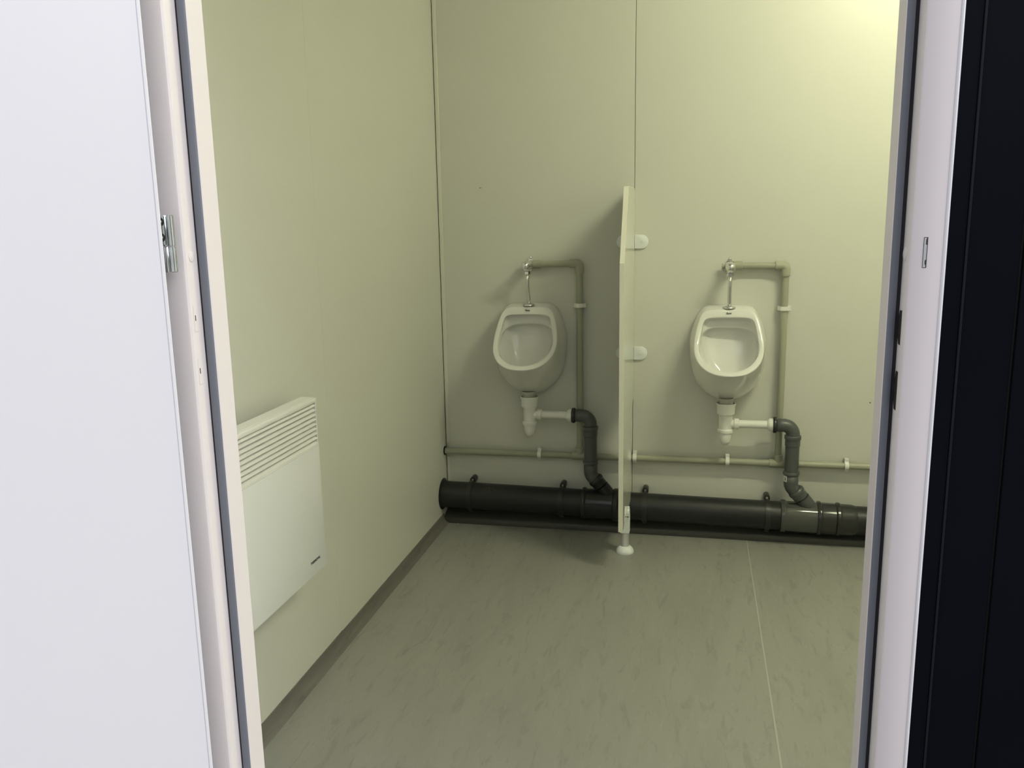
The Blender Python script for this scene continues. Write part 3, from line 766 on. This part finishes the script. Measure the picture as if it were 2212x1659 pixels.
# ------------------------------------------------------------------ wall heater
HZ0, HZ1, HYR, HYL, HXF = 0.3560, 0.7870, -1.3400, -1.9000, 0.0850
ht = empty('wall_heater', (0, -1.62, 0.356), 'white electric panel heater with slatted grille on left wall', 'heater')
mesh_obj('rear_casing', B((0.0006, HYL + 0.05, HZ0 + 0.03), (0.046, HYR - 0.035, HZ1 - 0.075), 0.002), 'heater', ht)
GZ = 0.6670
pan = [(HYL + 0.006, HZ0), (HYR - 0.006, HZ0), (HYR - 0.0018, HZ0 + 0.0018), (HYR, HZ0 + 0.006), (HYR, GZ), (HYL, GZ), (HYL, HZ0 + 0.006), (HYL + 0.0018, HZ0 + 0.0018)]
mesh_obj('front_panel', prism(pan, 'x', 0.0440, HXF, bevel=0.0012), 'heater', ht, smooth=35)
gf = bmesh.new()
box(gf, (0.0440, HYL, HZ1 - 0.0035), (HXF - 0.0072, HYR, HZ1), 0.0006)                    # top deck
box(gf, (0.0440, HYR - 0.0035, GZ + 0.001), (HXF - 0.0015, HYR, HZ1 - 0.002), 0.0008)     # end cheeks
box(gf, (0.0440, HYL, GZ + 0.001), (HXF - 0.0015, HYL + 0.0035, HZ1 - 0.002), 0.0008)
mesh_obj('grille_frame', gf, 'heater_grille', ht)
mesh_obj('grille_top_bar', B((HXF - 0.0045, HYL, HZ1 - 0.0125), (HXF, HYR, HZ1 - 0.0006), 0.0016), 'heater_grille', ht, smooth=35)
mesh_obj('grille_bottom_bar', prism([(HXF - 0.0005, GZ + 0.0005), (HXF - 0.0005, GZ + 0.0068), (HXF - 0.016, GZ + 0.0145), (HXF - 0.016, GZ + 0.0120), (HXF - 0.004, GZ + 0.0045), (HXF - 0.004, GZ + 0.0005)], 'y', HYL + 0.001, HYR - 0.0008), 'heater_grille', ht)
mesh_obj('grille_back', B((0.0445, HYL + 0.003, GZ), (0.0460, HYR - 0.003, HZ1 - 0.003)), mat('grey_inner_sheet', (0.10, 0.10, 0.09), 0.6), ht)
for k in range(8):
    zt = HZ1 - 0.0210 - 0.01165 * k
    prof = [(HXF - 0.0008, zt - 0.0002), (HXF - 0.0004, zt + 0.0011), (HXF - 0.0150, zt + 0.0084), (HXF - 0.0156, zt + 0.0073)]
    mesh_obj('grille_slat', prism(prof, 'y', HYL + 0.0034, HYR - 0.0034), 'heater_grille', ht)
for y in (-1.405, -1.525, -1.665, -1.80):
    mesh_obj('grille_rib', B((HXF - 0.030, y - 0.0008, GZ + 0.004), (HXF - 0.0090, y + 0.0008, HZ1 - 0.008)), 'heater_grille', ht)
mm = Matrix.Translation((HXF + 0.0001, -1.4000, 0.3905)) @ Matrix(((0, 0, 1, 0), (1, 0, 0, 0), (0, 1, 0, 0), (0, 0, 0, 1)))
text_mesh('brand_lettering', 'THERMOVAL', 0.0092, mm, 'ink', ht, 0.0003)

# ------------------------------------------------------------------ crumbs of white paint on the floor and pipe
random.seed(7)
cr = bmesh.new()
def crumb(x, y, z, s):
    n = 5
    a0 = random.random() * 6
    top = cr.verts.new((x, y, z + s * 0.5))
    ring = [cr.verts.new((x + s * (0.6 + 0.5 * random.random()) * math.cos(a0 + 2*PI*k/n), y + s * (0.6 + 0.5 * random.random()) * math.sin(a0 + 2*PI*k/n), z)) for k in range(n)]
    for k in range(n):
        cr.faces.new((ring[k], ring[(k+1) % n], top))
    cr.faces.new(ring[::-1])
for (x, y, s) in ((0.062, -0.079, 0.0042), (0.155, -0.081, 0.0028), (0.118, -0.086, 0.0022), (0.20, -0.12, 0.0018), (0.165, -0.165, 0.0019), (0.42, -0.165, 0.0016), (0.235, -0.27, 0.0018), (0.21, -0.30, 0.0010), (0.35, -0.14, 0.0012)):
    crumb(x, y, 0.0003, s)
for k in range(46):
    crumb(random.gauss(0.19, 0.075), -0.080 - abs(random.gauss(0, 0.045)), 0.0003, random.uniform(0.0005, 0.0012))
for k in range(22):
    crumb(random.uniform(0.30, 1.5), random.uniform(-1.0, -0.1), 0.0003, random.uniform(0.0005, 0.0011))
mesh_obj('paint_crumbs', cr, 'paint_chip', kind='stuff', label='scattered white paint crumbs on the floor near the back corner', cat='debris')
cr = bmesh.new()
for k in range(26):
    x = random.gauss(0.215, 0.03); a = random.uniform(0.05, 0.75)
    crumb(x, SY - (SR + 0.0002) * math.sin(a), soil_z(x) + SR * math.cos(a) + 0.0002, random.uniform(0.0005, 0.0013))
mesh_obj('pipe_crumbs', cr, 'paint_chip', kind='stuff', label='tiny white paint crumbs lying on top of the thick waste pipe', cat='debris')
